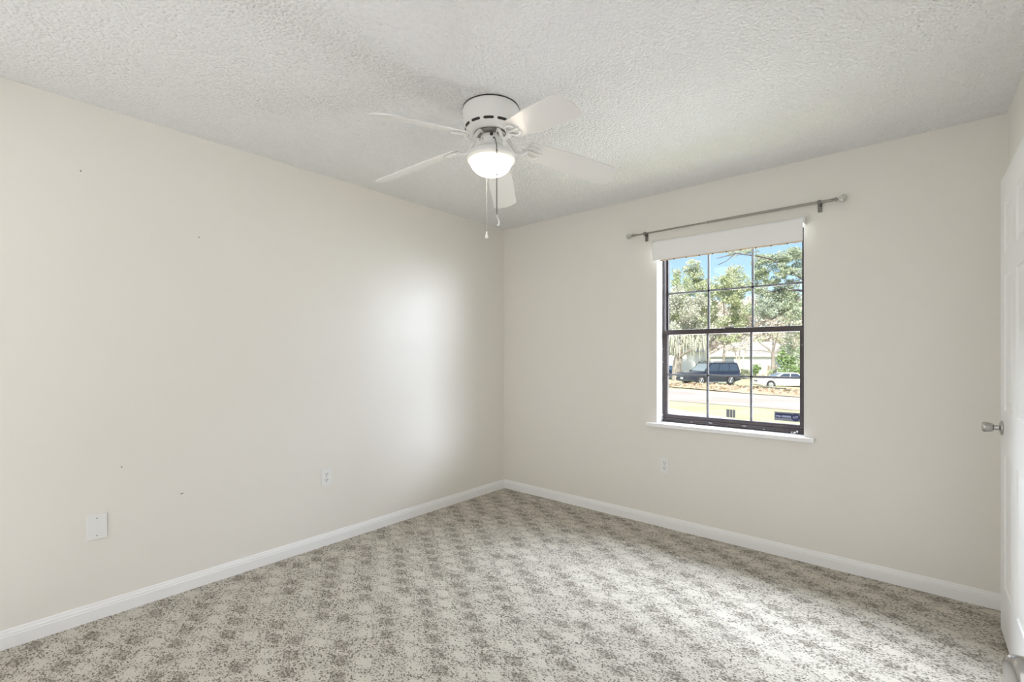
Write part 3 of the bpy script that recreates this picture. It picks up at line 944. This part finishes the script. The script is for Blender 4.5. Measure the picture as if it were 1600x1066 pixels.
M['leaf_haze'] = leaf_mat('pale_distant_leaf', (0.62, 0.59, 0.50), (0.84, 0.81, 0.72), (0.80, 0.70, 0.64))  # washed-out tones: distance haze mixed into the leaf colour
M['leaf_shrub'] = leaf_mat('shrub_leaf', (0.13, 0.24, 0.08), (0.36, 0.48, 0.20), (0.24, 0.34, 0.12))
M['bark'] = two_tone('grey_bark', (0.30, 0.26, 0.22), (0.42, 0.38, 0.33), 3.0)
M['bark_dark'] = two_tone('dark_bark', (0.10, 0.085, 0.075), (0.18, 0.16, 0.14), 3.0)
M['bark_pale'] = two_tone('pale_bark', (0.55, 0.47, 0.40), (0.66, 0.58, 0.50), 3.0)

def leaf_cloud(mb, rnd, c, rx, ry, rz, n, size, droop=0.0):
    c = Vector(c)
    for _ in range(n):
        while True:
            q = Vector((rnd.uniform(-1, 1), rnd.uniform(-1, 1), rnd.uniform(-1, 1)))
            if q.length < 1 and q.length > 0.25:
                break
        p = c + Vector((q.x * rx, q.y * ry, q.z * rz))
        u = Vector((rnd.uniform(-1, 1), rnd.uniform(-1, 1), rnd.uniform(-1, 1) - droop)).normalized()
        w = u.cross(Vector((rnd.uniform(-1, 1), rnd.uniform(-1, 1), rnd.uniform(-1, 1)))).normalized()
        s = size * rnd.uniform(0.5, 1.25)
        mb.add([p - u * s, p - w * s * 0.55, p + u * s, p + w * s * 0.55], [(0, 1, 2, 3)])
def crown(mb, rnd, px, py, rpx, rpy, d, n, size, lumps=7, droop=0.0):
    """a lumpy mass of leaves about one limb end"""
    c = W(px, py, d)
    rx, rz = rpx * d / 732.0, rpy * d / 732.0
    for k in range(lumps):
        o = Vector((rnd.uniform(-.75, .75) * rx, rnd.uniform(-.75, .75) * rx, rnd.uniform(-.75, .75) * rz))
        f = rnd.uniform(0.32, 0.6)
        leaf_cloud(mb, rnd, c + o, rx * f, rx * f, rz * f, n // lumps, size, droop)
def limb(mb, pts, r0, r1, seg=7):
    pts = [Vector(p) for p in pts]
    n = len(pts)
    mb.tube(pts, [r0 + (r1 - r0) * i / (n - 1) for i in range(n)], seg)
def twigs(mb, rnd, p, d, length, r, depth):
    p, d = Vector(p), Vector(d).normalized()
    mid = p + d * length * 0.5 + Vector((rnd.uniform(-1, 1), rnd.uniform(-1, 1), rnd.uniform(-.4, .6))) * length * 0.08
    end = p + d * length + Vector((rnd.uniform(-1, 1), rnd.uniform(-1, 1), rnd.uniform(-.4, .6))) * length * 0.14
    mb.tube([p, mid, end], [r, r * 0.82, r * 0.62], 5, cap=False)
    if depth <= 0:
        return
    for k in range(rnd.choice((2, 3, 3))):
        nd = (d + Vector((rnd.uniform(-1, 1), rnd.uniform(-1, 1), rnd.uniform(-.35, .75))) * 0.85)
        twigs(mb, rnd, end if k else mid, nd, length * rnd.uniform(0.6, 0.82), r * 0.58, depth - 1)
def tree(label, base, group='trees across the street'):
    return thing('tree', label, 'tree', base, group=group)
def relbuild(mb, base, name, m, parent):
    mb.v = [(x - base[0], y - base[1], z - base[2]) for x, y, z in mb.v]
    return mb.build(name, m, parent)

# mossy oak at the window's edge
rnd = random.Random(21)
b = on_ground(1057.5, 46)
t_ = tree('grey mossy oak with a thick trunk beside the navy SUV', b)
tr = MB()
limb(tr, [b - Vector((0, 0, .3)), W(1058, 570, 46), W(1060, 556, 46)], 0.52, 0.36, 9)
for pts, r in (([W(1060, 557, 46), W(1054, 545, 46), W(1040, 525, 45.5), W(1030, 500, 45)], .26), ([W(1060, 557, 46), W(1066, 540, 46), W(1078, 515, 46), W(1095, 490, 46)], .28), ([W(1059, 560, 46), W(1070, 552, 45), W(1085, 545, 44)], .16), ([W(1060, 556, 46), W(1058, 530, 46), W(1060, 490, 46.5)], .24)):
    limb(tr, pts, r, 0.06)
relbuild(tr, b, 'trunk', M['bark'], t_)
mb = MB()
for px, py, rx, ry, n in ((1050, 470, 22, 22, 900), (1085, 480, 22, 22, 900), (1066, 505, 28, 20, 1100), (1046, 522, 16, 18, 600), (1096, 520, 16, 20, 700), (1078, 535, 20, 14, 600), (1050, 548, 12, 10, 260), (1040, 495, 20, 22, 500)):
    crown(mb, rnd, px, py, rx, ry, 46 + rnd.uniform(-2, 2), int(n * 2.2), 0.105, 11)
relbuild(mb, b, 'foliage', M['leaf_grey'], t_)
mb = MB()
for _ in range(260):
    p = W(rnd.uniform(1044, 1104), rnd.uniform(515, 545), 46 + rnd.uniform(-3, 2))
    l = rnd.uniform(0.4, 1.3)
    w = Vector((rnd.uniform(-1, 1), rnd.uniform(-1, 1), 0)).normalized() * 0.045
    mb.add([p - w, p + w, p + w * .3 - Vector((0, 0, l)), p - w * .3 - Vector((0, 0, l))], [(0, 1, 2, 3)])
relbuild(mb, b, 'hanging_moss', M['leaf_grey'], t_)

# broad yellow green tree in the middle
rnd = random.Random(5)
b = on_ground(1131, 52)
t_ = tree('tall yellow green tree rising behind the navy SUV', b)
tr = MB()
limb(tr, [b - Vector((0, 0, .3)), W(1131, 560, 52), W(1134, 520, 51)], 0.16, 0.11)
for pts in ([W(1133, 530, 51), W(1110, 490, 48), W(1080, 450, 46)], [W(1134, 520, 51), W(1145, 470, 48), W(1160, 440, 46)], [W(1134, 520, 51), W(1130, 470, 50), W(1128, 430, 48)]):
    limb(tr, pts, 0.09, 0.02)
relbuild(tr, b, 'trunk', M['bark_pale'], t_)
mb = MB()
for px, py, rx, ry, n in ((1082, 430, 16, 14, 520), (1095, 446, 16, 12, 520), (1064, 447, 16, 12, 420), (1070, 470, 22, 14, 700), (1098, 474, 16, 16, 600), (1126, 455, 18, 12, 560), (1150, 430, 17, 18, 700), (1162, 452, 16, 16, 700), (1142, 474, 18, 14, 620), (1160, 490, 18, 16, 640), (1122, 502, 20, 10, 420), (1095, 500, 14, 10, 300), (1150, 512, 16, 10, 300), (1080, 414, 12, 8, 180), (1112, 448, 14, 14, 420), (1136, 442, 14, 14, 420), (1058, 430, 8, 10, 160), (1110, 478, 14, 14, 420), (1146, 452, 16, 20, 600), (1086, 458, 18, 16, 500), (1140, 530, 16, 8, 200), (1055, 490, 14, 16, 300)):
    crown(mb, rnd, px, py, rx, ry, 47 + rnd.uniform(-2.5, 2.5), int(n * 3.2), 0.095, 13)
relbuild(mb, b, 'foliage', M['leaf_yellow'], t_)

# big dark live oak reaching in from the right
rnd = random.Random(8)
b = on_ground(1296, 31)
t_ = tree('big dark green oak reaching in from the window\'s far side', b)
tr = MB()
limb(tr, [b - Vector((0, 0, .3)), W(1294, 560, 31), W(1290, 510, 31), W(1286, 480, 30)], 0.50, 0.30, 9)
for pts, r in (([W(1290, 505, 31), W(1262, 474, 30), W(1240, 478, 29), W(1222, 490, 28.5), W(1206, 499, 28), W(1194, 496, 28)], .13), ([W(1286, 480, 30), W(1262, 440, 29), W(1236, 425, 28), W(1205, 405, 27)], .16), ([W(1287, 485, 30), W(1260, 455, 29), W(1225, 452, 28), W(1196, 458, 28)], .12), ([W(1205, 405, 27), W(1180, 400, 26.5), W(1150, 396, 26), W(1120, 404, 26)], .05), ([W(1150, 396, 26), W(1135, 408, 26), W(1122, 414, 26)], .022)):
    limb(tr, pts, r, 0.02)
relbuild(tr, b, 'trunk', M['bark_dark'], t_)
mb = MB()
for px, py, rx, ry, n in ((1212, 410, 22, 13, 900), (1196, 404, 15, 8, 420), (1236, 398, 18, 12, 640), (1240, 424, 16, 10, 480), (1192, 428, 12, 8, 300), (1222, 428, 12, 8, 260), (1250, 412, 12, 20, 420), (1206, 458, 22, 10, 640), (1232, 460, 20, 9, 480), (1186, 452, 10, 8, 220), (1208, 480, 20, 12, 620), (1232, 478, 14, 8, 300), (1190, 474, 10, 8, 200), (1250, 470, 10, 12, 200), (1228, 496, 22, 8, 240), (1150, 396, 20, 4, 110), (1170, 392, 12, 5, 110), (1178, 488, 8, 10, 180), (1186, 440, 14, 12, 260), (1210, 442, 18, 10, 320), (1238, 442, 14, 10, 240), (1184, 418, 10, 10, 200), (1222, 470, 16, 12, 340), (1248, 488, 10, 14, 200), (1196, 490, 14, 10, 240), (1240, 530, 12, 26, 420), (1250, 556, 8, 18, 200)):
    crown(mb, rnd, px, py, rx, ry, 28.5 + rnd.uniform(-1.5, 1.5), int(n * 3.2), 0.060, 13)
relbuild(mb, b, 'foliage', M['leaf_oak'], t_)

# bare grey tree by the pale house
rnd = random.Random(13)
b = on_ground(1208, 52)
t_ = tree('bare grey tree with spreading twigs behind the white sedan', b)
tr = MB()
limb(tr, [b - Vector((0, 0, .3)), W(1208.5, 570, 52), W(1208, 553, 52)], 0.26, 0.19)
for tgt, r in (((1190, 538), .11), ((1228, 538), .11), ((1208, 530), .12), ((1176, 548), .08), ((1240, 550), .08), ((1216, 520), .10)):
    p0 = W(1208, 554 + rnd.uniform(-3, 4), 52)
    p1 = W(tgt[0], tgt[1], 52 + rnd.uniform(-1.5, 1.5))
    limb(tr, [p0, (p0 + p1) / 2 + Vector((0, 0, .12)), p1], r, r * .6, 5)
    twigs(tr, rnd, p1, p1 - p0, 1.3, r * .55, 4)
relbuild(tr, b, 'trunk', M['bark'], t_)
mb = MB()
for px, py, rx, ry, n in ((1186, 528, 14, 8, 90), (1222, 528, 16, 8, 120), (1204, 518, 16, 6, 90)):
    crown(mb, rnd, px, py, rx, ry, 52, n, 0.11, 5)
relbuild(mb, b, 'foliage', M['leaf_yellow'], t_)

# small pale forked tree behind the SUV
rnd = random.Random(3)
b = on_ground(1155, 49)
t_ = tree('small pale tree with a forked bare trunk just right of the navy SUV', b)
tr = MB()
for pts in ([b, W(1153, 575, 49), W(1151, 560, 49), W(1147, 545, 49)], [b, W(1157, 573, 49), W(1162, 558, 49), W(1167, 545, 49)], [b, W(1155, 560, 49), W(1156, 545, 49)]):
    limb(tr, pts, 0.10, 0.05, 6)
    twigs(tr, rnd, pts[-1], pts[-1] - pts[-2], 1.2, 0.045, 3)
relbuild(tr, b, 'trunk', M['bark_pale'], t_)
mb = MB()
for px, py, rx, ry, n in ((1150, 540, 16, 10, 260), (1166, 534, 14, 10, 240)):
    crown(mb, rnd, px, py, rx, ry, 49, n, 0.11, 5)
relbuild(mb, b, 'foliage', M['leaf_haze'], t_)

def shrub(label, px, d, w, h, n, size, m, seed, lift=0.0):
    rnd = random.Random(seed)
    b = on_ground(px, d)
    t_ = thing('shrub', label, 'shrub', b, group='shrubs across the street')
    st_ = MB()
    for k in range(5):
        a = rnd.uniform(0, 6.28)
        st_.tube([(0, 0, -.05), (0.2 * w * math.cos(a), 0.2 * w * math.sin(a), h * .4), (0.32 * w * math.cos(a), 0.32 * w * math.sin(a), h * .75)], 0.025, 5)
    st_.build('stem', M['bark'], t_)
    mb = MB()
    for k in range(8):
        leaf_cloud(mb, rnd, (rnd.uniform(-.3, .3) * w, rnd.uniform(-.3, .3) * w, h * rnd.uniform(.35, .72) + lift), w * .3, w * .3, h * .3, n // 8, size)
    mb.build('foliage', m, t_)
shrub('dark rounded shrub against the pale house wall', 1180, 58, 1.5, 1.75, 700, 0.12, M['leaf_shrub'], 1)
shrub('low spreading shrub between the navy SUV and the dark rounded shrub', 1162, 54, 1.6, 1.3, 600, 0.12, M['leaf_yellow'], 2)
shrub('dark low shrub under the bare grey tree', 1218, 50, 2.0, 1.5, 600, 0.12, M['leaf_oak'], 3)
shrub('tall bright green shrub behind the white sedan at the window edge', 1243, 47, 3.0, 4.0, 1900, 0.14, M['leaf_shrub'], 4)
shrub('round green shrub in front of the white house', 1099, 53, 2.8, 2.5, 1100, 0.13, M['leaf_grey'], 5)

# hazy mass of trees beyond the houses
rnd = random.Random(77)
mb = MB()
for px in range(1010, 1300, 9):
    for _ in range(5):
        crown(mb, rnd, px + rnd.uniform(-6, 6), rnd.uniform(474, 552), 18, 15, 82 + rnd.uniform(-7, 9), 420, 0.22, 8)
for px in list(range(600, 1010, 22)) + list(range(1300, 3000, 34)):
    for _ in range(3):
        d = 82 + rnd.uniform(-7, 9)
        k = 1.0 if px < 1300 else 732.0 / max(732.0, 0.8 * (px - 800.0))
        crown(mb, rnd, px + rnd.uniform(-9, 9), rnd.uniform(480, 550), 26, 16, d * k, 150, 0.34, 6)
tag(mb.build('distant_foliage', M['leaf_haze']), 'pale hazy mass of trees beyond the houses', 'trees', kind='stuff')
